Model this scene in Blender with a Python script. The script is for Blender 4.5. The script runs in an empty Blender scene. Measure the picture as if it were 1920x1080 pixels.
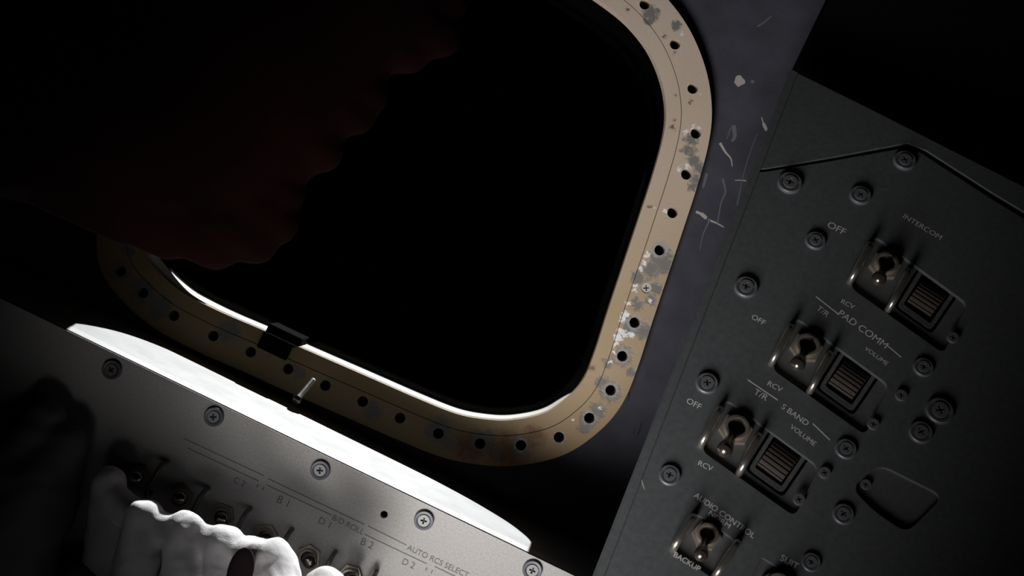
import bpy, math, random
from mathutils import Vector, Matrix
from mathutils.geometry import tessellate_polygon

random.seed(7)
scene = bpy.context.scene
COL = scene.collection

# ------------------------------------------------------------------ camera
F = 2027.0                      # focal length in pixels of the 1920 px wide frame
D = 0.70                        # camera to window wall
ROLL = math.radians(25.8)       # the camera is rolled against the cabin
CAM = Vector((0.0, -D, 1.20))
R_AX = Vector((math.cos(ROLL), 0, math.sin(ROLL)))
U_AX = Vector((-math.sin(ROLL), 0, math.cos(ROLL)))
cd = bpy.data.cameras.new('camera')
cd.sensor_width = 36.0
cd.lens = F / 1920.0 * 36.0
cd.clip_start = 0.02
cd.dof.use_dof = True
cd.dof.focus_distance = 0.66
cd.dof.aperture_fstop = 18.0
cam = bpy.data.objects.new('camera', cd)
COL.objects.link(cam)
Bk = Vector((0, -1, 0))
cam.matrix_world = Matrix(((R_AX.x, U_AX.x, Bk.x, CAM.x), (R_AX.y, U_AX.y, Bk.y, CAM.y), (R_AX.z, U_AX.z, Bk.z, CAM.z), (0, 0, 0, 1)))
scene.camera = cam

# ------------------------------------------------------------------ world: black space
w = bpy.data.worlds.new('space')
scene.world = w
w.use_nodes = True
w.node_tree.nodes['Background'].inputs[0].default_value = (0, 0, 0, 1)
w.node_tree.nodes['Background'].inputs[1].default_value = 0.0
vs = scene.view_settings
vs.view_transform = 'Standard'
vs.look = 'None'
vs.exposure = 0.0
vs.gamma = 1.0
vs.use_curve_mapping = False

# ------------------------------------------------------------------ sun outside and an added lamp for bounced light
def look_dir(o, d):
    o.rotation_euler = Vector(d).to_track_quat('-Z', 'Y').to_euler()

SUN = Vector((-0.055, 0.588, 0.808)).normalized()     # towards the sun
sl = bpy.data.lights.new('sun', 'SUN')
sl.energy = 7.5
sl.angle = math.radians(0.6)
so = bpy.data.objects.new('sun', sl); COL.objects.link(so)
so.location = (0, 1.2, 2.8)
look_dir(so, -SUN)

fl = bpy.data.lights.new('bounce_fill', 'SPOT')  # unseen spot added in place of light bounced off the sunlit suit
fl.energy = 14.5
fl.color = (1.0, 0.96, 0.93)
fl.shadow_soft_size = 0.11
fl.spot_size = math.radians(59)
fl.spot_blend = 1.0
fo = bpy.data.objects.new('bounce_fill', fl); COL.objects.link(fo)
fo.location = (0.02, -0.43, 1.20 - 0.31)
look_dir(fo, Vector((0.012, 0.0, 1.20 + 0.10)) - fo.location)

# ------------------------------------------------------------------ pixel rays -> real planes
def ray(px, py):
    return Vector((0, 1, 0)) + R_AX * ((px - 960) / F) - U_AX * ((py - 540) / F)

def at_depth(px, py, d):
    return CAM + ray(px, py) * d

class Plane:
    """a real plane in the cabin with axes u, v and outward normal w"""
    def __init__(s, o, u, n):
        s.o = Vector(o); s.w = Vector(n).normalized()
        u = Vector(u); s.u = (u - s.w * u.dot(s.w)).normalized()
        s.v = s.w.cross(s.u)
        s.m = Matrix(((s.u.x, s.v.x, s.w.x, s.o.x), (s.u.y, s.v.y, s.w.y, s.o.y), (s.u.z, s.v.z, s.w.z, s.o.z), (0, 0, 0, 1)))
    def loc(s, px, py, h=0.0):
        r = ray(px, py)
        t = (s.o + s.w * h - CAM).dot(s.w) / r.dot(s.w)
        q = CAM + r * t - s.o
        return Vector((q.dot(s.u), q.dot(s.v), h))
    def px(s, px, py, n=1.0):
        r = ray(px, py)
        t = (s.o - CAM).dot(s.w) / r.dot(s.w)
        return n * t / F

# ------------------------------------------------------------------ materials
def mat(name, base, rough=0.6, metal=0.0, noise=0.0, scale=60.0, bump=0.0, bscale=400.0, spec=0.5):
    m = bpy.data.materials.new(name); m.use_nodes = True
    nt = m.node_tree; b = nt.nodes['Principled BSDF']
    b.inputs['Base Color'].default_value = (*base, 1)
    b.inputs['Roughness'].default_value = rough
    b.inputs['Metallic'].default_value = metal
    b.inputs['Specular IOR Level'].default_value = spec
    tc = nt.nodes.new('ShaderNodeTexCoord')
    if noise:
        n = nt.nodes.new('ShaderNodeTexNoise'); n.inputs['Scale'].default_value = scale
        n.inputs['Detail'].default_value = 6
        nt.links.new(tc.outputs['Object'], n.inputs['Vector'])
        r = nt.nodes.new('ShaderNodeValToRGB')
        r.color_ramp.elements[0].position = 0.3; r.color_ramp.elements[1].position = 0.7
        r.color_ramp.elements[0].color = (*[c * (1 - noise) for c in base], 1)
        r.color_ramp.elements[1].color = (*[min(1, c * (1 + noise)) for c in base], 1)
        nt.links.new(n.outputs['Fac'], r.inputs['Fac'])
        nt.links.new(r.outputs['Color'], b.inputs['Base Color'])
    if bump:
        n2 = nt.nodes.new('ShaderNodeTexNoise'); n2.inputs['Scale'].default_value = bscale
        nt.links.new(tc.outputs['Object'], n2.inputs['Vector'])
        bp = nt.nodes.new('ShaderNodeBump'); bp.inputs['Strength'].default_value = bump
        bp.inputs['Distance'].default_value = 0.001
        nt.links.new(n2.outputs['Fac'], bp.inputs['Height'])
        nt.links.new(bp.outputs['Normal'], b.inputs['Normal'])
    return m

M = {}
M['wall'] = mat('blue_grey_paint', (0.045, 0.046, 0.062), 0.75, 0, 0.22, 45, 0.15, 900, 0.3)
M['chip'] = mat('pale_chipped_paint', (0.36, 0.34, 0.33), 0.7)
M['scuff'] = mat('grey_scuff', (0.11, 0.11, 0.13), 0.8)
M['mark'] = mat('dark_scrape', (0.012, 0.012, 0.02), 0.8)
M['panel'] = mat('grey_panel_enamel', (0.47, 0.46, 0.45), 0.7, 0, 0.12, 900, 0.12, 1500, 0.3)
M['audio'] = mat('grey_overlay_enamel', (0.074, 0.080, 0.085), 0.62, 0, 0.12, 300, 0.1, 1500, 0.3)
M['module'] = mat('module_grey', (0.078, 0.082, 0.084), 0.6, 0, 0.12, 300)
M['black'] = mat('matt_black', (0.0025, 0.0025, 0.003), 0.95, 0, 0, spec=0.03)
M['ledge'] = mat('satin_ledge_metal', (0.46, 0.46, 0.47), 0.36, 1.0, 0.08, 60, 0.05, 700)
M['reveal'] = mat('bare_reveal_metal', (0.62, 0.59, 0.55), 0.5, 0.0, 0.05, 90)
M['frame_screw'] = mat('polished_screw', (0.85, 0.85, 0.84), 0.35, 0.6)
M['screw'] = mat('screw_steel', (0.23, 0.23, 0.24), 0.45, 0.6)
M['washer'] = mat('grey_washer', (0.13, 0.14, 0.16), 0.5, 0.4)
M['recess'] = mat('screw_recess', (0.02, 0.018, 0.016), 0.6)
M['shank'] = mat('pale_screw_steel', (0.75, 0.75, 0.76), 0.5, 0.5)
M['steel'] = mat('bright_steel', (0.75, 0.74, 0.72), 0.22, 1.0)
M['nut'] = mat('dull_nut_metal', (0.40, 0.355, 0.30), 0.45, 0.75)
M['lever'] = mat('dark_lever_metal', (0.22, 0.19, 0.17), 0.18, 0.9)
M['guard'] = mat('guard_metal', (0.55, 0.52, 0.48), 0.28, 0.9)
M['guardgrey'] = mat('grey_guard_enamel', (0.12, 0.115, 0.11), 0.4, 0.2)
M['wheel'] = mat('brown_thumbwheel', (0.050, 0.040, 0.034), 0.6, 0, 0.2, 500)
M['text'] = mat('pale_lettering', (0.58, 0.58, 0.58), 0.7)
M['engrave'] = mat('dark_lettering', (0.16, 0.155, 0.145), 0.8)
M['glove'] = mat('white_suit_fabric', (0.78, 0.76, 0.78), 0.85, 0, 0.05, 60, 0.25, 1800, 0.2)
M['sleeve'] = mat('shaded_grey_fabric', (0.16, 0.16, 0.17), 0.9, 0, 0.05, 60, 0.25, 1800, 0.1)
M['patch'] = mat('dark_maroon_patch', (0.016, 0.009, 0.011), 0.85, 0, 0, spec=0.1)
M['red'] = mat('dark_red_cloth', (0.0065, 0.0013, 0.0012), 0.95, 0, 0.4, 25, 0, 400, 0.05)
M['redlight'] = mat('grey_cloth_fleck', (0.028, 0.022, 0.020), 0.95, 0, 0, spec=0.05)
# window pane: clear glass that lets the sun through and mirrors a little
m = bpy.data.materials.new('window_glass'); m.use_nodes = True
nt = m.node_tree; nt.nodes.remove(nt.nodes['Principled BSDF'])
tr = nt.nodes.new('ShaderNodeBsdfTransparent'); gl = nt.nodes.new('ShaderNodeBsdfGlossy')
gl.inputs['Roughness'].default_value = 0.02
tr.inputs[0].default_value = (0.96, 0.97, 0.96, 1)
mx = nt.nodes.new('ShaderNodeMixShader'); mx.inputs[0].default_value = 0.003
nt.links.new(tr.outputs[0], mx.inputs[1]); nt.links.new(gl.outputs[0], mx.inputs[2])
nt.links.new(mx.outputs[0], nt.nodes['Material Output'].inputs[0])
M['glass'] = m

# ------------------------------------------------------------------ mesh helpers
class MB:
    def __init__(s): s.v = []; s.f = []
    def add(s, vs, fs):
        k = len(s.v); s.v += [tuple(p) for p in vs]; s.f += [tuple(i + k for i in f) for f in fs]; return s
    def box(s, a, b):
        (x0, y0, z0), (x1, y1, z1) = a, b
        return s.add([(x0, y0, z0), (x1, y0, z0), (x1, y1, z0), (x0, y1, z0), (x0, y0, z1), (x1, y0, z1), (x1, y1, z1), (x0, y1, z1)],
                     [(3, 2, 1, 0), (4, 5, 6, 7), (0, 1, 5, 4), (1, 2, 6, 5), (2, 3, 7, 6), (3, 0, 4, 7)])
    def plate(s, loops, z0, z1):
        """flat plate with holes: loops[0] outer, rest holes, extruded z0..z1"""
        lp = [[Vector((p[0], p[1], 0)) for p in l] for l in loops]
        tris = tessellate_polygon(lp)
        flat = [p for l in lp for p in l]
        n = len(flat)
        vs = [(p.x, p.y, z1) for p in flat] + [(p.x, p.y, z0) for p in flat]
        fs = []
        for a, b, c in tris:
            nz = (flat[b] - flat[a]).cross(flat[c] - flat[a]).z
            if abs(nz) < 1e-14: continue
            if nz < 0: b, c = c, b
            fs.append((a, b, c)); fs.append((n + c, n + b, n + a))
        k = 0
        for li, l in enumerate(lp):
            ar = sum(l[i].x * l[(i + 1) % len(l)].y - l[(i + 1) % len(l)].x * l[i].y for i in range(len(l)))
            ccw = ar > 0
            if li: ccw = not ccw
            for i in range(len(l)):
                a, b = k + i, k + (i + 1) % len(l)
                fs.append((a, n + a, n + b, b) if ccw else (a, b, n + b, n + a))
            k += len(l)
        return s.add(vs, fs)
    def lathe(s, prof, seg=24, m=None, closed=False):
        """prof: (r, z) pairs round the local z axis"""
        m = m or Matrix.Identity(4)
        vs, fs = [], []
        for r, z in prof:
            for i in range(seg):
                a = 2 * math.pi * i / seg
                vs.append(m @ Vector((r * math.cos(a), r * math.sin(a), z)))
        np_ = len(prof)
        rng = range(np_) if closed else range(np_ - 1)
        for j in rng:
            j2 = (j + 1) % np_
            for i in range(seg):
                i2 = (i + 1) % seg
                fs.append((j * seg + i, j * seg + i2, j2 * seg + i2, j2 * seg + i))
        if not closed:
            fs.append(tuple(reversed(range(seg)))); fs.append(tuple((np_ - 1) * seg + i for i in range(seg)))
        return s.add(vs, fs)
    def tube(s, pts, r, seg=10):
        pts = [Vector(p) for p in pts]; n = len(pts)
        rs = r if isinstance(r, (list, tuple)) else [r] * n
        vs, fs = [], []
        ref = None
        for i, p in enumerate(pts):
            t = (pts[min(i + 1, n - 1)] - pts[max(i - 1, 0)]).normalized()
            if ref is None:
                ref = t.orthogonal().normalized()
            x = (ref - t * ref.dot(t)).normalized(); ref = x; y = t.cross(x)
            for k in range(seg):
                a = 2 * math.pi * k / seg
                vs.append(p + (x * math.cos(a) + y * math.sin(a)) * rs[i])
        for i in range(n - 1):
            for k in range(seg):
                k2 = (k + 1) % seg
                fs.append((i * seg + k, i * seg + k2, (i + 1) * seg + k2, (i + 1) * seg + k))
        fs.append(tuple(reversed(range(seg)))); fs.append(tuple((n - 1) * seg + k for k in range(seg)))
        return s.add(vs, fs)
    def mesh(s, name, material, smooth=False):
        me = bpy.data.meshes.new(name); me.from_pydata(s.v, [], s.f); me.update()
        me.materials.append(material)
        if smooth:
            me.polygons.foreach_set('use_smooth', [True] * len(me.polygons))
            me.set_sharp_from_angle(angle=math.radians(40))
        return me
    def build(s, name, material, parent=None, smooth=False, m=None, bevel=0.0):
        return put(name, s.mesh(name, material, smooth), parent, m, bevel)

def put(name, me, parent=None, m=None, bevel=0.0):
    o = bpy.data.objects.new(name, me); COL.objects.link(o)
    if parent: o.parent = parent
    if m is not None: o.matrix_local = m
    if bevel:
        b = o.modifiers.new('bevel', 'BEVEL'); b.width = bevel; b.segments = 2
        b.limit_method = 'ANGLE'; b.angle_limit = math.radians(40)
    return o

def empty(name, m=None, parent=None):
    o = bpy.data.objects.new(name, None); COL.objects.link(o); o.empty_display_size = 0.02
    if parent: o.parent = parent
    if m is not None: o.matrix_local = m
    return o

def tag(o, label=None, cat=None, group=None, kind=None):
    if label: o['label'] = label
    if cat: o['category'] = cat
    if group: o['group'] = group
    if kind: o['kind'] = kind
    return o

def T(x, y, z=0.0, rz=0.0, sc=1.0):
    return Matrix.Translation((x, y, z)) @ Matrix.Rotation(rz, 4, 'Z') @ Matrix.Diagonal((sc, sc, sc, 1))

def circle(c, r, n=16, a0=0.0):
    return [(c[0] + r * math.cos(a0 + 2 * math.pi * i / n), c[1] + r * math.sin(a0 + 2 * math.pi * i / n)) for i in range(n)]

def catmull(pts, sub=6, closed=True):
    out = []; n = len(pts)
    for i in range(n if closed else n - 1):
        g = (lambda k: pts[k % n]) if closed else (lambda k: pts[max(0, min(n - 1, k))])
        p0, p1, p2, p3 = g(i - 1), g(i), g(i + 1), g(i + 2)
        for j in range(sub):
            t = j / sub
            out.append(tuple(0.5 * (2 * b + (c - a) * t + (2 * a - 5 * b + 4 * c - d) * t * t + (-a + 3 * b - 3 * c + d) * t ** 3) for a, b, c, d in zip(p0, p1, p2, p3)))
    if not closed: out.append(tuple(pts[-1]))
    return out

def rounded(poly, r, n=5):
    """round the corners of a 2D polygon"""
    out = []
    k = len(poly)
    for i in range(k):
        p = Vector(poly[i]); a = (Vector(poly[i - 1]) - p); b = (Vector(poly[(i + 1) % k]) - p)
        rr = min(r, a.length * 0.45, b.length * 0.45)
        a = p + a.normalized() * rr; b = p + b.normalized() * rr
        for j in range(n + 1):
            t = j / n
            q = a * (1 - t) ** 2 + p * 2 * t * (1 - t) + b * t * t
            out.append((q.x, q.y))
    return out

def ribbon(pts, wd):
    """thin 2D band polygon along pts, pointed at both ends"""
    L, Rr = [], []
    n = len(pts)
    for i, p in enumerate(pts):
        p = Vector(p[:2])
        t = (Vector(pts[min(i + 1, n - 1)][:2]) - Vector(pts[max(i - 1, 0)][:2])).normalized()
        q = Vector((-t.y, t.x)); k = wd[i] if isinstance(wd, (list, tuple)) else wd
        L.append(tuple(p + q * k / 2)); Rr.append(tuple(p - q * k / 2))
    return L + Rr[::-1]

E1 = (math.cos(ROLL), math.sin(ROLL)); E2 = (-math.sin(ROLL), math.cos(ROLL))
def e2px(e1, e2):
    return (E1[0] * e1 + E2[0] * e2, E1[1] * e1 + E2[1] * e2)

# ================================================================== WINDOW WALL
WALL = Plane((0, 0, 1.20), (1, 0, 0), (0, -1, 0))
FH = 0.010                                     # the frame stands this proud of the wall
inner_px = [(1075, -30), (1125, 2), (1175, 42), (1215, 92), (1240, 150), (1249, 205), (1244, 255), (1226, 322), (1200, 402), (1170, 492),
            (1140, 582), (1115, 660), (1092, 715), (1060, 750), (1018, 776), (955, 788), (900, 785), (850, 774), (780, 746),
            (700, 711), (560, 650), (495, 620), (420, 588), (365, 561), (335, 543), (300, 513), (272, 480)]
hidden = [(436, 288), (430, 235), (442, 140), (470, -120), (510, -310), (545, -390), (600, -445), (665, -478), (760, -495), (890, -503)]
inner_px += [e2px(*p) for p in hidden]
inner_pts = [tuple(WALL.loc(*p, FH)[:2]) for p in inner_px]
INNER = catmull(inner_pts, 6)
NI = len(INNER)
def offset_loop(loop, dist):
    out = []; n = len(loop)
    for i, p in enumerate(loop):
        t = (Vector(loop[(i + 2) % n]) - Vector(loop[i - 2])).normalized()
        q = Vector((-t.y, t.x)); d = dist[i] if isinstance(dist, list) else dist
        out.append((p[0] + q.x * d, p[1] + q.y * d))
    return out
area = sum(INNER[i][0] * INNER[(i + 1) % NI][1] - INNER[(i + 1) % NI][0] * INNER[i][1] for i in range(NI))
SG = -1.0 if area > 0 else 1.0                 # outward side
WF = 0.0292                                    # frame width
def ring(t): return offset_loop(INNER, SG * WF * t)
# frame width grows in the lower right corner and at the top
def frame_w(p):
    wd = WF
    return wd

hull = [(-1.6, -1.2), (1.6, -1.2), (1.6, 1.8), (-1.6, 1.8)]
wall = MB().plate([hull, ring(0.93)], -0.018, 0.0).build('wall_front', M['wall'], None, m=WALL.m)
tag(wall, 'scuffed blue-grey painted wall around the window', kind='structure')

shell = mat('dark_cabin_lining', (0.02, 0.02, 0.022), 0.9, 0, 0.2, 8)
def shell_part(name, a, b, label):
    tag(MB().box(a, b).build(name, shell), label, kind='structure')
shell_part('floor', (-1.6, -1.6, -0.05), (1.6, 0.0, 0.0), 'dark cabin floor below the console')
shell_part('ceiling', (-1.6, -1.6, 3.0), (1.6, 0.0, 3.05), 'dark cabin ceiling above the window')
shell_part('wall_left', (-1.65, -1.6, 0.0), (-1.6, 0.0, 3.0), 'dark cabin side wall left of the console')
shell_part('wall_right', (1.6, -1.6, 0.0), (1.65, 0.0, 3.0), 'dark cabin side wall right of the switch panel')
shell_part('wall_back', (-1.6, -1.65, 0.0), (1.6, -1.6, 3.0), 'dark cabin bulkhead facing the window')

win = tag(empty('window_1', WALL.m), 'rounded window in a gold-toned metal frame dotted with screw holes', kind='structure')
holes_px = [(1209, 8), (1266, 83), (1299, 166), (1305, 250), (1287, 327), (1261, 399), (1237, 469), (1212, 540), (1190, 605), (1167, 668),
            (1145, 732), (1105, 784), (1048, 820), (977, 835), (900, 832), (822, 813)]
# along the dark lower rail and up the left corner the row goes on at the same pitch
row = [(750, 784), (680, 753), (610, 723), (540, 692), (470, 660), (400, 630), (326, 592), (268, 549), (226, 508)]
holes = [WALL.loc(*p, FH) for p in holes_px + row]
hole_loops = [circle(h, 0.0034, 18) for h in holes]

# ---- frame material: gold conversion coat with corroded, chipped patches at their own places
def frame_material():
    m = bpy.data.materials.new('gold_coated_metal'); m.use_nodes = True
    nt = m.node_tree; b = nt.nodes['Principled BSDF']
    L = nt.links.new
    tc = nt.nodes.new('ShaderNodeTexCoord')
    nz = nt.nodes.new('ShaderNodeTexNoise'); nz.inputs['Scale'].default_value = 260; nz.inputs['Detail'].default_value = 9; nz.inputs['Roughness'].default_value = 0.65
    L(tc.outputs['Object'], nz.inputs['Vector'])
    nf = nt.nodes.new('ShaderNodeTexNoise'); nf.inputs['Scale'].default_value = 700; nf.inputs['Detail'].default_value = 5; nf.inputs['Roughness'].default_value = 0.7
    L(tc.outputs['Object'], nf.inputs['Vector'])
    def math_(op, a, c, clamp=False):
        n = nt.nodes.new('ShaderNodeMath'); n.operation = op; n.use_clamp = clamp
        for i, x in enumerate((a, c)):
            if isinstance(x, (int, float)): n.inputs[i].default_value = x
            else: L(x, n.inputs[i])
        return n.outputs[0]
    nw = nt.nodes.new('ShaderNodeTexNoise'); nw.inputs['Scale'].default_value = 330; nw.inputs['Detail'].default_value = 4; nw.inputs['Roughness'].default_value = 0.7
    L(tc.outputs['Object'], nw.inputs['Vector'])
    w1 = nt.nodes.new('ShaderNodeVectorMath'); w1.operation = 'MULTIPLY_ADD'
    L(nw.outputs['Color'], w1.inputs[0]); w1.inputs[1].default_value = (0.009, 0.009, 0.0); w1.inputs[2].default_value = (-0.0045, -0.0045, 0.0)
    w2 = nt.nodes.new('ShaderNodeVectorMath'); w2.operation = 'ADD'
    L(tc.outputs['Object'], w2.inputs[0]); L(w1.outputs[0], w2.inputs[1])
    wob = w2.outputs[0]
    def mask(spots, k_=1.0):
        acc = None
        for px, py, r in spots:
            c = WALL.loc(px, py, FH)
            d = nt.nodes.new('ShaderNodeVectorMath'); d.operation = 'DISTANCE'
            L(wob, d.inputs[0]); d.inputs[1].default_value = (c.x, c.y, FH)
            rr = r * 0.69 / F * k_
            v = math_('SUBTRACT', 1.0, math_('DIVIDE', d.outputs['Value'], rr * 1.5), True)
            acc = v if acc is None else math_('MAXIMUM', acc, v)
        return acc
    grey_spots = [(1222, 25, 16), (1218, 40, 10), (1268, 48, 10), (1296, 262, 14), (1292, 282, 15), (1302, 300, 13), (1312, 318, 14), (1305, 338, 12),
                  (1300, 352, 9), (1240, 485, 22), (1222, 505, 18), (1245, 500, 16), (1198, 520, 14), (1232, 540, 12), (1222, 562, 12), (1195, 570, 12),
                  (1188, 612, 20), (1205, 620, 16), (1175, 600, 14), (1168, 668, 20), (1140, 680, 10), (1145, 735, 20), (1128, 715, 14), (1185, 700, 10),
                  (1120, 770, 16), (1105, 786, 18), (1098, 800, 14), (977, 836, 18), (900, 828, 20), (930, 848, 12), (915, 820, 14), (822, 808, 26), (840, 828, 14),
                  (700, 770, 18), (560, 700, 14), (430, 620, 22), (300, 575, 24), (265, 545, 26), (225, 508, 22), (240, 470, 12)]
    white_spots = [(1300, 240, 6), (1288, 248, 6), (1309, 241, 5), (1272, 318, 5), (1289, 312, 5), (1244, 395, 5), (1250, 396, 4), (1279, 66, 4),
                   (1214, 478, 7), (1206, 492, 6), (1203, 505, 6), (1192, 535, 6), (1190, 545, 5), (1178, 570, 6), (1172, 590, 8), (1168, 600, 8), (1162, 620, 8),
                   (1158, 632, 9), (1155, 645, 7), (1150, 660, 5), (1145, 678, 6), (1172, 626, 8), (1185, 628, 7), (1220, 562, 5), (1124, 764, 6), (1074, 786, 4),
                   (1292, 160, 3), (1313, 177, 3), (1262, 399, 4), (1227, 390, 3)]
    halo = [(1237, 469, 15), (1190, 605, 14), (1167, 668, 14), (1145, 732, 14), (1105, 784, 13), (977, 835, 13), (1048, 820, 11)]
    brown = [(1177, 17, 4), (1265, 99, 4), (1261, 240, 6), (1215, 388, 5), (1245, 68, 4), (1267, 178, 4), (1295, 190, 4), (1264, 226, 3), (950, 842, 40), (880, 838, 30), (1000, 820, 24), (1110, 690, 6)]
    g = mask(grey_spots); wsp = mask(white_spots, 1.0); hl = mask(halo); br = mask(brown)
    def edge(mk, noise, lo, gain):
        return math_('MULTIPLY', math_('SUBTRACT', math_('MULTIPLY', math_('POWER', mk, 0.6), math_('ADD', 0.1, math_('MULTIPLY', noise, 1.8))), lo), gain, True)
    gm = edge(g, nz.outputs['Fac'], 0.42, 3.0)
    wm = edge(wsp, nf.outputs['Fac'], 0.55, 5.0)
    hm = edge(hl, nf.outputs['Fac'], 0.40, 3.5)
    bm_ = edge(br, nz.outputs['Fac'], 0.35, 2.0)
    # base colour runs from olive gold low down to pinkish tan above, with soft blotches
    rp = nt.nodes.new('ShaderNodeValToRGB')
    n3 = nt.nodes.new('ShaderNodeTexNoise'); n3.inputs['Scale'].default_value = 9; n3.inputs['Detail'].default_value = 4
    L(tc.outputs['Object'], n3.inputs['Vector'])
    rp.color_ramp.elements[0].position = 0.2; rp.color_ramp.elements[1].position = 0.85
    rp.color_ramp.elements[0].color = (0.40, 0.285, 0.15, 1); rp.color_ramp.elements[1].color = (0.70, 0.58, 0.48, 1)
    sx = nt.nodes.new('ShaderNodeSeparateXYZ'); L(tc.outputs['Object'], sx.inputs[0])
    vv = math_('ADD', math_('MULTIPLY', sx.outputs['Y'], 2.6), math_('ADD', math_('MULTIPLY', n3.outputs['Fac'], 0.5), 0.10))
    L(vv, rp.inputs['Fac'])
    def mixc(f, a, col):
        n = nt.nodes.new('ShaderNodeMix'); n.data_type = 'RGBA'
        L(f, n.inputs[0]); L(a, n.inputs[6]); n.inputs[7].default_value = (*col, 1)
        return n.outputs[2]
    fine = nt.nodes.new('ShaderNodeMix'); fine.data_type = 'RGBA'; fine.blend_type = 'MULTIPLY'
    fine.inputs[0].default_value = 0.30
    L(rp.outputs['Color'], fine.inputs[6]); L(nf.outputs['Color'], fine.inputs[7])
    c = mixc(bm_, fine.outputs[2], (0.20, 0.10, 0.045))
    c = mixc(gm, c, (0.19, 0.185, 0.175))
    c = mixc(hm, c, (0.33, 0.33, 0.34))
    c = mixc(wm, c, (0.80, 0.80, 0.82))
    L(c, b.inputs['Base Color'])
    b.inputs['Roughness'].default_value = 0.55; b.inputs['Metallic'].default_value = 0.15
    bp = nt.nodes.new('ShaderNodeBump'); bp.inputs['Strength'].default_value = 0.25; bp.inputs['Distance'].default_value = 0.001
    L(gm, bp.inputs['Height']); bp.invert = True
    L(bp.outputs['Normal'], b.inputs['Normal'])
    return m
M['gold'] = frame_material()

# two flanges of the frame with the fine joint between them
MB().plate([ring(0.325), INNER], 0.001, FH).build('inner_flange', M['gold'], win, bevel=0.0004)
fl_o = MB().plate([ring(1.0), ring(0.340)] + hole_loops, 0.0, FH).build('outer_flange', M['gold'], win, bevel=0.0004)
MB().plate([ring(0.38), ring(0.28)], 0.0, FH - 0.0009).build('flange_joint', M['recess'], win)
# reveal: the thickness of the opening behind the frame
rv = MB()
n = NI
# the sides flare outwards away from the cabin, the sill stays level
def flare(loop, d):
    out = []; k = len(loop)
    for i, p in enumerate(loop):
        t = (Vector(loop[(i + 2) % k]) - Vector(loop[i - 2])).normalized(); q = Vector((-t.y, t.x)) * SG
        k2 = min(1.0, max(0.0, -q.y - 0.08) / 0.42); a = d * (1 - k2 * k2 * (3 - 2 * k2))
        out.append((p[0] + q.x * a, p[1] + q.y * a))
    return out
BACK = flare(INNER, 0.0075)
rv.add([(p[0], p[1], FH - 0.0005) for p in INNER] + [(p[0], p[1], -0.0185) for p in BACK], [(i, (i + 1) % n, n + (i + 1) % n, n + i) for i in range(n)])
rv.build('reveal', M['reveal'], win, smooth=True)
MB().plate([ring(1.4), BACK], -0.024, -0.0185).build('outer_seal', M['black'], win)
sun_mask = [(-0.2303, 0.049), (-0.2240, 0.012), (-0.2170, -0.011), (-0.2085, -0.030), (-0.1985, -0.043), (-0.1870, -0.0515), (-0.1750, -0.0565), (-0.1900, -0.0675), (-0.2080, -0.080)]  # unseen plate added in the opening's corner, shaped to taper the sunlight
sun_mask = catmull(sun_mask[:7], 6, False) + sun_mask[7:] + [(-0.222, -0.11), (-0.27, -0.11), (-0.27, 0.049)]
MB().plate([sun_mask], -0.0235, -0.0190).build('sun_mask_plate', M['black'], win)
MB().plate([ring(0.6)], -0.029, -0.0245).build('pane', M['glass'], win)

# ------------------------------------------------------------------ shared screw meshes (unit radius 1 = washer radius)
def cross_loop(a, b):
    return [(b, a), (a, a), (a, b), (-a, b), (-a, a), (-b, a), (-b, -a), (-a, -a), (-a, -b), (a, -b), (a, -a), (b, -a)][::-1]
head_me = MB().plate([circle((0, 0), 0.60, 24), cross_loop(0.085, 0.33)], 0.05, 0.42)
head_me.plate([circle((0, 0), 0.50, 20)], 0.0, 0.16)
head_me = head_me.mesh('screw_head', M['screw'])
recess_me = MB().plate([circle((0, 0), 0.42, 16)], 0.05, 0.20).mesh('screw_recess', M['recess'])
washer_me = MB().lathe([(0.66, 0.0), (0.66, 0.30), (0.74, 0.34), (0.92, 0.34), (1.0, 0.26), (1.0, 0.0)], 32, closed=True).mesh('washer', M['washer'], True)
def panel_screw(parent, x, y, r, rz):
    o = put('panel_screw', head_me, parent, T(x, y, 0, rz, r), 0)
    put('washer', washer_me, o, Matrix.Identity(4)); put('recess', recess_me, o, Matrix.Identity(4))
    return o

# the one screw left in the frame
s = WALL.loc(1212, 540, FH)
fs = put('frame_screw', MB().plate([circle((0, 0), 0.0033, 24), cross_loop(0.0004, 0.0018)], -0.003, 0.0009).mesh('frame_screw', M['frame_screw']), win, T(s.x, s.y, FH - 0.0016, 0.5), 0.0006)
fs['label'] = 'shiny steel screw head'
put('recess', MB().plate([circle((0, 0), 0.0024, 16)], -0.001, 0.0001).mesh('recess', M['recess']), fs, Matrix.Identity(4))

# black clip sitting on the sill of the reveal, breaking the sunlit edge
c0 = WALL.loc(497, 618, FH); c1 = WALL.loc(560, 648, FH)
cm = (c0 + c1) / 2; ca = math.atan2((c1 - c0).y, (c1 - c0).x); cl = (c1 - c0).length / 2
clip = MB()
clip.box((-cl, -0.0012, -0.027), (cl, 0.0044, -0.0032))
clip.box((-cl, -0.0120, 0.0002), (cl * 0.75, -0.0012, 0.0022))
clip.box((-cl, -0.0022, -0.010), (cl * 0.9, -0.0008, 0.0022))
co = clip.build('window_clip', M['black'], None, m=WALL.m @ T(cm.x, cm.y, FH, ca), bevel=0.001)
tag(co, 'small matt black clip hooked over the sunlit lower window edge', 'clip')

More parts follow.
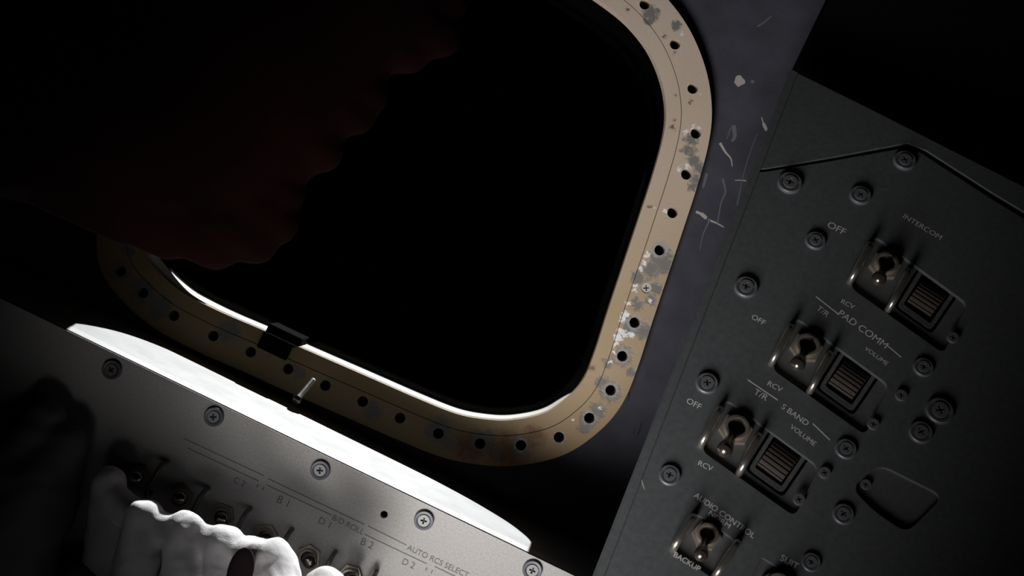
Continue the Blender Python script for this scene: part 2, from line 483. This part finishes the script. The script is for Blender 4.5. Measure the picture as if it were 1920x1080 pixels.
# wear on the wall: paint chips and scratches lying on the surface
def wall_mark(name, pts_px, wd_px, material):
    pts = [WALL.loc(*p) for p in pts_px]
    ws = [x * 0.70 / F for x in wd_px]
    MB().plate([ribbon(catmull([tuple(p[:2]) for p in pts], 4, False), [ws[0] + (ws[-1] - ws[0]) * i / (4 * (len(pts) - 1)) if len(ws) == 2 else ws[min(len(ws) - 1, i // 4)] for i in range(4 * (len(pts) - 1) + 1)])], 0.0, 0.00012).build(name, material, wall, m=Matrix.Identity(4))
c = WALL.loc(1386, 152)
MB().plate([[(c.x + 0.0034 * (1 + 0.18 * math.sin(3 * a + 1)) * math.cos(a), c.y + 0.0034 * (1 + 0.15 * math.sin(4 * a)) * math.sin(a)) for a in [i * math.pi / 10 for i in range(20)]]], 0, 0.00015).build('paint_chip', M['chip'], wall, m=Matrix.Identity(4))
c = WALL.loc(1411, 153)
MB().plate([circle(c, 0.0013, 8)], 0, 0.00015).build('paint_chip', M['scuff'], wall, m=Matrix.Identity(4))
wall_mark('scratch', [(1428, 220), (1432, 233), (1438, 245)], [2, 6, 4, 4], M['chip'])
wall_mark('scratch', [(1350, 268), (1360, 285), (1370, 297), (1373, 312)], [5, 1.5], M['chip'])
wall_mark('scratch', [(1305, 397), (1316, 402), (1325, 410)], [5, 7, 3, 3], M['chip'])
wall_mark('scratch', [(1328, 412), (1345, 419), (1357, 426)], [4, 2], M['chip'])
wall_mark('scratch', [(1378, 338), (1390, 338), (1399, 339)], [1.5, 2.5], M['chip'])
wall_mark('scratch', [(1420, 250), (1405, 290), (1392, 335), (1386, 365), (1382, 385)], [1, 2.5], M['scuff'])
wall_mark('scratch', [(1370, 240), (1362, 262)], [2, 1], M['scuff'])
wall_mark('scratch', [(1355, 335), (1360, 360), (1352, 380), (1345, 420)], [4, 2], M['scuff'])
wall_mark('scratch', [(1332, 410), (1318, 440), (1312, 470)], [3, 1], M['scuff'])
wall_mark('scratch', [(1375, 235), (1378, 255), (1372, 265)], [9, 4], M['scuff'])
wall_mark('scratch', [(1325, 325), (1320, 345), (1318, 352)], [6, 3], M['scuff'])
wall_mark('scratch', [(1446, 30), (1435, 40), (1420, 50)], [2, 3], M['scuff'])
wall_mark('scrape', [(1203, 790), (1200, 805), (1196, 815)], [2, 3], M['mark'])
wall_mark('scrape', [(1190, 805), (1187, 815)], [2, 1], M['mark'])
wall_mark('scrape', [(1181, 735), (1178, 752)], [3, 1], M['mark'])

# black cover above the side panel
k = Plane((0, -0.012, 1.20), (1, 0, 0), (0, -1, 0)).loc(1492, 127)
bc = MB().box((k.x, k.y, 0.0), (k.x + 0.5, k.y + 0.45, 0.012)).build('cover_panel', M['black'], None, m=WALL.m, bevel=0.001)
tag(bc, 'black square-cornered cover in the dark upper right corner, above the grey switch panel', 'cover')

# ================================================================== CONSOLE with the sunlit ledge (lower left)
DF = 0.592
CON = Plane((0, -(D - DF), 1.20), (1, 0, 0), (0, -1, 0))
edge_z = CON.loc(600, 847).y                      # front edge of the ledge
con = tag(empty('main_console', CON.m), 'grey instrument console with toggle switches and a sunlit top ledge, lower left', 'control panel')
x0, x1 = -0.42, 0.30
hole_c = CON.loc(720, 965)
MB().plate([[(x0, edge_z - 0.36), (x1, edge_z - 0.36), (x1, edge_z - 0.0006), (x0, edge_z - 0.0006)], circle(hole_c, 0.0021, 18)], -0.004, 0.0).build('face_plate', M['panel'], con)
MB().plate([circle(hole_c, 0.004, 16)], -0.012, -0.010).build('hole_bottom', M['recess'], con)
dep = D - DF
lg = MB()
prof = [(-0.0046, -0.012), (-0.0046, -0.0012), (-0.0002, -0.0008), (-0.0008, 0.0), (-0.010, 0.0004), (-0.0106, 0.0), (-dep + 0.0002, -0.0002), (-dep + 0.0002, -0.012)]   # (w, v)
vs_ = [(x, edge_z + v, -0.0 + wv) for x in (x0, x1) for wv, v in prof]
npf = len(prof)
lg.add(vs_, [(i, (i + 1) % npf, npf + (i + 1) % npf, npf + i) for i in range(npf)] + [tuple(range(npf))[::-1], tuple(npf + i for i in range(npf))])
lg.build('top_ledge', M['ledge'], con)
lgb = MB().box((x0, edge_z - 0.36, -dep + 0.0002), (x1, edge_z - 0.013, -0.0205)).build('console_body', M['black'], con)
for px, py in [(211, 693), (402, 781), (601, 881), (795, 975), (998, 1068)]:
    p = CON.loc(px, py); panel_screw(con, p.x, p.y, CON.px(px, py, 18.5), random.random() * 3)

def lettering(parent, plane, txt, p0, p1, material, h=0.00012, scale_y=1.0, name='lettering'):
    a = plane.loc(*p0); b = plane.loc(*p1)
    cu = bpy.data.curves.new('lettering', 'FONT'); cu.body = txt; cu.size = 1.0; cu.extrude = 0.0
    ob = bpy.data.objects.new('lettering', cu); COL.objects.link(ob)
    bpy.context.view_layer.update()
    me = bpy.data.meshes.new_from_object(ob.evaluated_get(bpy.context.evaluated_depsgraph_get()))
    bpy.data.objects.remove(ob)
    xs = [v.co.x for v in me.vertices]; wdt = max(xs) - min(xs); xm = min(xs)
    L_ = (b - a).length; sc = L_ / wdt; an = math.atan2(b.y - a.y, b.x - a.x)
    me.materials.clear(); me.materials.append(material)
    for v in me.vertices:
        v.co.x = (v.co.x - xm) * sc; v.co.y = v.co.y * sc * scale_y
    o = put(name, me, parent, T(a.x, a.y, h, an))
    return o

def line(parent, plane, p0, p1, wpx, material, name='printed_line', h=0.00008):
    a = plane.loc(*p0); b = plane.loc(*p1)
    MB().plate([ribbon([tuple(a[:2]), tuple(b[:2])], plane.px(*p0, wpx))], 0.0, h).build(name, material, parent, m=Matrix.Identity(4))

for a, b in [((345, 822), (495, 892)), ((502, 897), (683, 983)), ((690, 986), (762, 1022)), ((352, 840), (485, 902)), ((500, 909), (622, 966)), ((684, 1002), (800, 1057)), ((815, 1062), (860, 1084))]:
    line(con, CON, a, b, 1.7, M['engrave'])
lettering(con, CON, 'C 2', (437, 903), (457, 913), M['engrave'])
lettering(con, CON, 'B 1', (518, 941), (538, 951), M['engrave'])
lettering(con, CON, 'D 1', (596, 980), (617, 990), M['engrave'])
lettering(con, CON, 'B 2', (675, 1020), (697, 1030), M['engrave'])
lettering(con, CON, 'D 2', (753, 1057), (775, 1067), M['engrave'])
lettering(con, CON, 'B/D ROLL', (622, 974), (680, 1003), M['engrave'])
lettering(con, CON, 'AUTO RCS SELECT', (762, 1030), (876, 1084), M['engrave'])
for p in ((484, 908), (495, 913), (801, 1064), (811, 1069)):
    line(con, CON, p, (p[0] - 3, p[1] + 6), 2.0, M['engrave'], 'tick_mark')

# toggle switches seen almost end-on: hexagonal nut, collar, bat lever
hexa = circle((0, 0), 0.0068, 6, 0.3)
nut_me = MB().plate([hexa, circle((0, 0), 0.0046, 20)], 0.0, 0.0026).mesh('nut', M['nut'])
collar_me = MB().lathe([(0.0034, 0.0), (0.0034, 0.0050), (0.0038, 0.0056), (0.0048, 0.0056), (0.0050, 0.0050), (0.0050, 0.0)], 28, closed=True).mesh('collar', M['nut'], True)
ball_prof = [(0.0019, 0.0), (0.0022, 0.005), (0.0030, 0.0105), (0.0038, 0.0140), (0.0040, 0.0155), (0.0036, 0.0172), (0.0028, 0.0184), (0.0014, 0.0190), (0.0003, 0.0192)]
lever_me = MB().lathe(ball_prof, 20).mesh('lever', M['lever'], True)
nutb_me = MB().plate([circle((0, 0), 0.0045, 24)], 0.0, 0.0012).mesh('bushing', M['recess'])
def toggle(parent, x, y, z, tilt, rz, sc=1.0, lever=None):
    o = put('toggle_switch', nut_me, parent, T(x, y, z, rz, sc))
    put('collar', collar_me, o, Matrix.Identity(4)); put('bushing', nutb_me, o, Matrix.Identity(4))
    put('lever', lever or lever_me, o, Matrix.Rotation(-rz, 4, 'Z') @ tilt)
    return o
def wicket(parent, a, b, h, r, material, z=0.0):
    a = Vector((a[0], a[1], z)); b = Vector((b[0], b[1], z)); up = Vector((0, 0, h)); d = b - a
    rr = min(h, d.length / 2) * 0.55
    dn = d.normalized()
    pts = [a, a + up * 0.45]
    for i in range(1, 7):
        t = i / 6 * math.pi / 2
        pts.append(a + Vector((0, 0, h - rr)) + dn * rr * (1 - math.cos(t)) + Vector((0, 0, rr * math.sin(t))))
    for i in range(0, 7):
        t = i / 6 * math.pi / 2
        pts.append(b + Vector((0, 0, h - rr)) - dn * rr * (1 - math.sin(t)) + Vector((0, 0, rr * math.cos(t))))
    pts += [b + up * 0.45, b]
    return MB().tube(pts, r, 10).build('switch_guard', material, parent, smooth=True, m=Matrix.Identity(4))
for i, (px, py) in enumerate([(258, 893), (338, 932), (416, 968), (497, 1006), (578, 1045), (656, 1082)]):
    p = CON.loc(px, py, 0.003)
    toggle(con, p.x, p.y, 0.0, Matrix.Rotation(math.radians(-8 + random.uniform(-3, 3)), 4, 'X') @ Matrix.Rotation(math.radians(9), 4, 'Y'), i * 0.4)
for px, py in [(313, 866), (391, 915), (470, 953), (548, 992), (629, 1034), (706, 1072)]:
    a = CON.loc(px, py); b = CON.loc(px - 30, py + 58)
    wicket(con, a, b, 0.011, 0.0013, M['guardgrey'])

# ================================================================== AUDIO SWITCH PANEL (right)
A_ = at_depth(1482, 130, 0.655); B_ = at_depth(1113, 1085, 0.512); C_ = at_depth(1800, 290, 0.625)
nrm = (C_ - A_).cross(B_ - A_)
if nrm.y > 0: nrm = -nrm
urow = None
AUD = Plane(A_, (1, 0, 0), nrm)
# u axis along the rows of lettering
q0 = AUD.loc(1530, 555); q1 = AUD.loc(1690, 670)
AUD = Plane(A_, AUD.u * (q1 - q0).x + AUD.v * (q1 - q0).y, nrm)
aud = tag(empty('switch_panel', AUD.m), 'dark grey audio control panel with guarded toggles and thumbwheels on the right', 'control panel')
def al(p, h=0.0): return tuple(AUD.loc(p[0], p[1], h)[:2])
outer = [al(p) for p in [(1482, 130), (1640, 208), (1805, 292), (2100, 450), (2100, 1350), (1005, 1350)]]
def shift(pts, d): return [(p[0] + d[0], p[1] + d[1]) for p in pts]
cut2 = [(1492, 594), (1447, 692), (1622, 816), (1668, 722)]
slot2 = [(1583, 640), (1528, 728), (1600, 780), (1658, 694)]
U_OFF = [(147, -153), (0, 0), (-132, 153)]
cut4 = [(1302, 960), (1262, 1034), (1338, 1086), (1378, 1012)]
cut5 = [(1428, 1043), (1385, 1130), (1470, 1190), (1512, 1100)]
cut6 = [(1650, 870), (1596, 915), (1640, 960), (1700, 1000), (1770, 930)]
cuts = [rounded([al(p) for p in shift(cut2, d)], 0.0042) for d in U_OFF] + [rounded([al(p) for p in c_], 0.002) for c_ in (cut4, cut5)] + [rounded([al(p) for p in cut6], 0.006)]
# seam between the main overlay and the triangular corner piece
seam_lo = [(1437, 322), (1560, 302), (1700, 277), (1722, 284), (1860, 374), (2100, 520)]
seam_hi = [(1437, 316), (1560, 295), (1702, 268), (1735, 281), (1862, 362), (2100, 505)]
le = lambda y: 1482 + (1113 - 1482) * (y - 130) / (1085 - 130)      # left edge of the panel in the photo
main = [al((le(324), 324))] + [al(p) for p in seam_lo] + [al((2100, 1350)), al((1005, 1350))]
top_ = [al((1482, 130)), al((1640, 208)), al((1805, 292)), al((2100, 440))] + [al(p) for p in seam_hi[::-1]] + [al((le(318), 318))]
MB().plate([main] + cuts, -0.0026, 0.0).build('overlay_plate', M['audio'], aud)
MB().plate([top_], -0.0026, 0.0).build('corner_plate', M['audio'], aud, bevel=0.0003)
slots = [rounded([al(p, -0.0026) for p in shift(slot2, d)], 0.0030) for d in U_OFF]
back = [al(p) for p in [(1484, 136), (1800, 296), (2095, 450), (2095, 1345), (1010, 1345)]]
MB().plate([back] + slots, -0.0050, -0.00262).build('module_plate', M['module'], aud)
MB().plate([back], -0.034, -0.031).build('back_plate', M['black'], aud)
# raised lip along the left edge
lip = [al((1482, 130)), al((le(620), 620)), al((1113, 1085)), al((1005, 1350)), al((1023, 1350)), al((1132, 1085)), al((le(620) + 17, 620)), al((1496, 137))]
MB().plate([lip], -0.006, 0.0009).build('edge_lip', M['audio'], aud, bevel=0.0005)

for px, py, r in [(1480, 345, 23), (1612, 368, 20), (1528, 453, 19), (1398, 540, 22), (1325, 720, 21), (1255, 892, 20), (1585, 843, 20), (1730, 690, 19), (1725, 812, 22), (1580, 965, 20), (1520, 1055, 18), (1695, 303, 21), (1760, 772, 26)]:
    p = AUD.loc(px, py); panel_screw(aud, p.x, p.y, AUD.px(px, py, r), random.random() * 3)
for px, py, r in [(1688, 743, 11), (1636, 797, 11), (1545, 888, 11), (1497, 938, 11), (1668, 863, 11), (1622, 910, 10), (1785, 635, 11)]:
    p = AUD.loc(px, py, -0.0026 if px in (1668, 1622) else 0.0)
    o = put('small_screw', head_me, aud, T(p.x, p.y, p.z, random.random() * 3, AUD.px(px, py, r) / 0.62)); put('recess', recess_me, o, Matrix.Identity(4))

bat_prof = [(0.0014, 0.0), (0.0017, 0.006), (0.0024, 0.012), (0.0030, 0.0165), (0.0031, 0.0185), (0.0027, 0.0200), (0.0014, 0.0208), (0.0003, 0.021)]
bat_me = MB().lathe(bat_prof, 20).mesh('lever', M['lever'], True)
def down_tilt(p, q, deg):
    """tilt the lever by deg from the panel normal towards pixel q"""
    a = Vector(al(p)); b = Vector(al(q)); an = math.atan2(b.y - a.y, b.x - a.x)
    return Matrix.Rotation(an, 4, 'Z') @ Matrix.Rotation(math.radians(deg), 4, 'Y')
for d in U_OFF:
    g1a, g1b = shift([(1480, 618), (1446, 682)], d); g2a, g2b = shift([(1552, 668), (1518, 734)], d)
    wicket(aud, al(g1a), al(g1b), 0.010, 0.0019, M['guard'], -0.0026)
    wicket(aud, al(g2a), al(g2b), 0.010, 0.0019, M['guard'], -0.0026)
    n0 = shift([(1510, 655)], d)[0]
    p = AUD.loc(*n0, -0.0026)
    toggle(aud, p.x, p.y, -0.0026, down_tilt(n0, (n0[0] - 18, n0[1] + 34), 50), 0.4, 1.25, bat_me)
    sl_ = [Vector(al(p_, -0.0026)) for p_ in shift(slot2, d)]; cc = sum(sl_, Vector((0, 0))) / 4
    bz = rounded([tuple(cc + (p_ - cc) * 0.88) for p_ in sl_], 0.0030); bh = rounded([tuple(cc + (p_ - cc) * 0.70) for p_ in sl_], 0.0012)
    MB().plate([bz, bh], -0.0062, -0.0030).build('wheel_bezel', M['module'], aud, bevel=0.0006)
    # thumbwheel: ribbed drum on an axle along the row, half sunk in its slot
    p = cc
    r0, hw, nr = 0.0140, 0.0072, 34
    loop = []
    for i in range(nr):
        for a_, rr in ((0.0, r0), (0.45, r0), (0.5, r0 - 0.0007), (0.95, r0 - 0.0007)):
            t = 2 * math.pi * (i + a_) / nr
            loop.append((rr * math.cos(t), rr * math.sin(t)))
    ra = math.atan2(al((1595, 770))[1] - al((1530, 725))[1], al((1595, 770))[0] - al((1530, 725))[0])
    MB().plate([loop], -hw, hw).build('thumbwheel', M['wheel'], aud, m=T(p.x, p.y, -0.0156, ra) @ Matrix.Rotation(math.pi / 2, 4, 'Y'))
# audio control switch and its neighbour
wicket(aud, al((1297, 974)), al((1262, 1030)), 0.008, 0.0019, M['guard'], 0.0)
wicket(aud, al((1379, 1022)), al((1340, 1082)), 0.008, 0.0019, M['guard'], 0.0)
p = AUD.loc(1324, 1006, -0.0026)
toggle(aud, p.x, p.y, -0.0026, down_tilt((1328, 1002), (1314, 1040), 44), 0.2, 1.05, bat_me)
p = AUD.loc(1455, 1105, -0.0026)
toggle(aud, p.x, p.y, -0.0026, down_tilt((1328, 1002), (1312, 1040), 52), 0.9, 1.25, bat_me)

tx = M['text']
lettering(aud, AUD, 'AUDIO CONTROL', (1300, 931), (1412, 1010), tx)
lettering(aud, AUD, 'NORM', (1328, 964), (1366, 991), tx, 0.00012, 0.85)
lettering(aud, AUD, 'BACKUP', (1262, 1043), (1310, 1072), tx)
line(aud, AUD, (1530, 556), (1572, 589), 1.8, tx)
lettering(aud, AUD, 'PAD COMM', (1570, 590), (1659, 654), tx)
line(aud, AUD, (1664, 648), (1690, 670), 1.8, tx)
lettering(aud, AUD, 'VOLUME', (1620, 655), (1662, 686), tx)
lettering(aud, AUD, 'RCV', (1576, 568), (1600, 580), tx)
lettering(aud, AUD, 'T/R', (1530, 580), (1550, 595), tx)
line(aud, AUD, (1402, 712), (1458, 750), 1.8, tx)
lettering(aud, AUD, 'S BAND', (1464, 765), (1512, 799), tx)
line(aud, AUD, (1524, 794), (1556, 825), 1.8, tx)
lettering(aud, AUD, 'VOLUME', (1480, 802), (1526, 837), tx)
lettering(aud, AUD, 'RCV', (1438, 722), (1464, 736), tx)
lettering(aud, AUD, 'T/R', (1412, 738), (1436, 752), tx)
lettering(aud, AUD, 'RCV', (1308, 872), (1334, 884), tx)
lettering(aud, AUD, 'OFF', (1408, 597), (1432, 610), tx)
lettering(aud, AUD, 'OFF', (1286, 755), (1312, 768), tx)
lettering(aud, AUD, 'OFF', (1550, 425), (1582, 441), tx)
lettering(aud, AUD, 'INTERCOM', (1692, 408), (1762, 450), tx)
lettering(aud, AUD, 'SUIT', (1462, 1050), (1494, 1068), tx)
s0 = [al(p) for p in [(1203, 898), (1205, 908), (1209, 918)]]
MB().plate([ribbon(s0, [0.0002, 0.0006, 0.0003])], 0, 0.0001).build('scratch', M['chip'], aud, m=Matrix.Identity(4))
# bracket carrying the panel from the wall behind it
bk = AUD.loc(1620, 860)
MB().box((bk.x - 0.045, bk.y - 0.04, -0.13), (bk.x + 0.045, bk.y + 0.04, -0.034)).build('mount_bracket', M['black'], aud)

# ================================================================== FLOATING SCREW
hp = at_depth(558, 748, 0.6685); tp = at_depth(589, 711, 0.679)
ax = (tp - hp).normalized()
q = Vector((0, 0, 1)).rotation_difference(ax)
fm = Matrix.Translation(hp) @ q.to_matrix().to_4x4()
fsw = tag(empty('machine_screw', fm), 'loose steel machine screw floating above the sunlit ledge', 'screw')
MB().lathe([(0.0003, -0.0030), (0.0022, -0.0027), (0.0031, -0.0016), (0.0032, 0.0), (0.0032, 0.0004), (0.0012, 0.0006)], 24).build('head', M['steel'], fsw, smooth=True)
MB().plate([cross_loop(0.0004, 0.0018)], -0.00315, -0.0022).build('recess', M['recess'], fsw)
Ls = (tp - hp).length
prof = [(0.0015, 0.0)]
z = 0.0015
while z < Ls - 0.0008:
    prof += [(0.00155, z), (0.00172, z + 0.0002), (0.00155, z + 0.0004)]; z += 0.0006
prof += [(0.0015, Ls - 0.0004), (0.0010, Ls)]
MB().lathe(prof, 16).build('shank', M['shank'], fsw, smooth=False)

# ================================================================== GLOVED HAND (person, lower left)
def capsule(mb, p0, r0, p1, r1, seg=16):
    d = (p1 - p0); L_ = d.length
    qm = Matrix.Translation(p0) @ Vector((0, 0, 1)).rotation_difference(d).to_matrix().to_4x4()
    pr = []
    for i in range(6): 
        t = i / 5 * math.pi / 2; pr.append((max(r0 * math.sin(t), 1e-4), -r0 * math.cos(t)))
    for i in range(1, 6):
        t = i / 6; pr.append((r0 + (r1 - r0) * t, L_ * t))
    for i in range(6):
        t = i / 5 * math.pi / 2; pr.append((max(r1 * math.cos(t), 1e-4), L_ + r1 * math.sin(t)))
    mb.lathe(pr, seg, qm)
def chain(mb, pts):
    for (a, ra), (b, rb) in zip(pts[:-1], pts[1:]): capsule(mb, a, ra, b, rb)
def hpnt(px, py, d, rpx): return (at_depth(px, py, d), rpx * d / F)
PM = Matrix.Translation(at_depth(250, 1120, 0.55))
person = tag(empty('person', PM), 'person in a white suit reaching a gloved hand towards the console switches', 'person')
hand = MB()
fingers = [
    [(270, 972, .556, 38), (262, 1040, .556, 42), (240, 1130, .564, 44)],          # little finger
    [(348, 996, .553, 38), (344, 1070, .550, 42), (320, 1160, .558, 46)],          # ring finger
    [(418, 1022, .5515, 39), (424, 1090, .546, 44), (400, 1190, .552, 48)],         # middle finger
    [(462, 1048, .550, 42), (516, 1052, .545, 42), (525, 1130, .532, 47), (490, 1220, .55, 52)],  # forefinger
    [(608, 1112, .526, 48), (602, 1190, .510, 58), (540, 1290, .545, 58)],          # thumb
]
chain(hand, [hpnt(203, 920, .570, 30), hpnt(235, 952, .563, 29), hpnt(270, 980, .557, 32), hpnt(348, 1005, .554, 32), hpnt(418, 1031, .5525, 36), hpnt(470, 1056, .551, 34)])
for fg in fingers: chain(hand, [hpnt(*p) for p in fg])
chain(hand, [hpnt(230, 1150, .568, 52), hpnt(470, 1260, .562, 65)])
chain(hand, [hpnt(203, 908, .570, 32), hpnt(205, 980, .570, 38), hpnt(205, 1080, .570, 50), hpnt(260, 1200, .566, 70)])
chain(hand, [hpnt(230, 1180, .566, 60), hpnt(430, 1330, .560, 90)])
ho = hand.build('glove', M['glove'], person, smooth=True, m=PM.inverted())
rm = ho.modifiers.new('remesh', 'REMESH'); rm.mode = 'VOXEL'; rm.voxel_size = 0.0012; rm.use_smooth_shade = True
sm = ho.modifiers.new('smooth', 'SMOOTH'); sm.iterations = 5; sm.factor = 0.6
tx_ = bpy.data.textures.new('folds', 'CLOUDS'); tx_.noise_scale = 0.018; tx_.noise_depth = 1
dm = ho.modifiers.new('folds', 'DISPLACE'); dm.texture = tx_; dm.texture_coords = 'LOCAL'; dm.strength = 0.004; dm.mid_level = 0.5
tx2 = bpy.data.textures.new('creases', 'CLOUDS'); tx2.noise_scale = 0.007; tx2.noise_depth = 2
dm = ho.modifiers.new('creases', 'DISPLACE'); dm.texture = tx2; dm.texture_coords = 'LOCAL'; dm.strength = 0.0012; dm.mid_level = 0.5
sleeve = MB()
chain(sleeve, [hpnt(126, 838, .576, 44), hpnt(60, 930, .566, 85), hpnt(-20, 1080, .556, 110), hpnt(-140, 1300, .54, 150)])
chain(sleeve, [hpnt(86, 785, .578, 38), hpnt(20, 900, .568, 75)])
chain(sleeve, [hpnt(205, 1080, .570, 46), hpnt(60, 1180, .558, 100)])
# unseen forearm from below, placed to keep the lamp off glove and sleeve
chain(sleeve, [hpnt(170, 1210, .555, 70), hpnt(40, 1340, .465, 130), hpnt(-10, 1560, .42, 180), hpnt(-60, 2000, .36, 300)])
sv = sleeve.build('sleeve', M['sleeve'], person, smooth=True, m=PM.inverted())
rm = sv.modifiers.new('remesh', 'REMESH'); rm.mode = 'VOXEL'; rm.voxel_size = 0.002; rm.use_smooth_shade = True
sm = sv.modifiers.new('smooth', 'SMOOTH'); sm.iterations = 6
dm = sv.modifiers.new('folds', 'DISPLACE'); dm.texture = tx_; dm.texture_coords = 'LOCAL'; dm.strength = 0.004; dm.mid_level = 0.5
# dark oval patch on the forefinger side
pc = at_depth(450, 1074, 0.5255)
patch = MB().lathe([(0.0003, 0.0022), (0.004, 0.002), (0.0062, 0.0012), (0.0072, 0.0), (0.006, -0.006)][::-1], 24)
pmx = Matrix.Translation(pc) @ cam.matrix_world.to_3x3().to_4x4() @ Matrix.Rotation(math.radians(-14), 4, 'Z') @ Matrix.Diagonal((0.88, 1.75, 1, 1))
po = patch.build('finger_oval', M['patch'], ho, smooth=True, m=pmx)
po['label'] = 'dark maroon oval patch'

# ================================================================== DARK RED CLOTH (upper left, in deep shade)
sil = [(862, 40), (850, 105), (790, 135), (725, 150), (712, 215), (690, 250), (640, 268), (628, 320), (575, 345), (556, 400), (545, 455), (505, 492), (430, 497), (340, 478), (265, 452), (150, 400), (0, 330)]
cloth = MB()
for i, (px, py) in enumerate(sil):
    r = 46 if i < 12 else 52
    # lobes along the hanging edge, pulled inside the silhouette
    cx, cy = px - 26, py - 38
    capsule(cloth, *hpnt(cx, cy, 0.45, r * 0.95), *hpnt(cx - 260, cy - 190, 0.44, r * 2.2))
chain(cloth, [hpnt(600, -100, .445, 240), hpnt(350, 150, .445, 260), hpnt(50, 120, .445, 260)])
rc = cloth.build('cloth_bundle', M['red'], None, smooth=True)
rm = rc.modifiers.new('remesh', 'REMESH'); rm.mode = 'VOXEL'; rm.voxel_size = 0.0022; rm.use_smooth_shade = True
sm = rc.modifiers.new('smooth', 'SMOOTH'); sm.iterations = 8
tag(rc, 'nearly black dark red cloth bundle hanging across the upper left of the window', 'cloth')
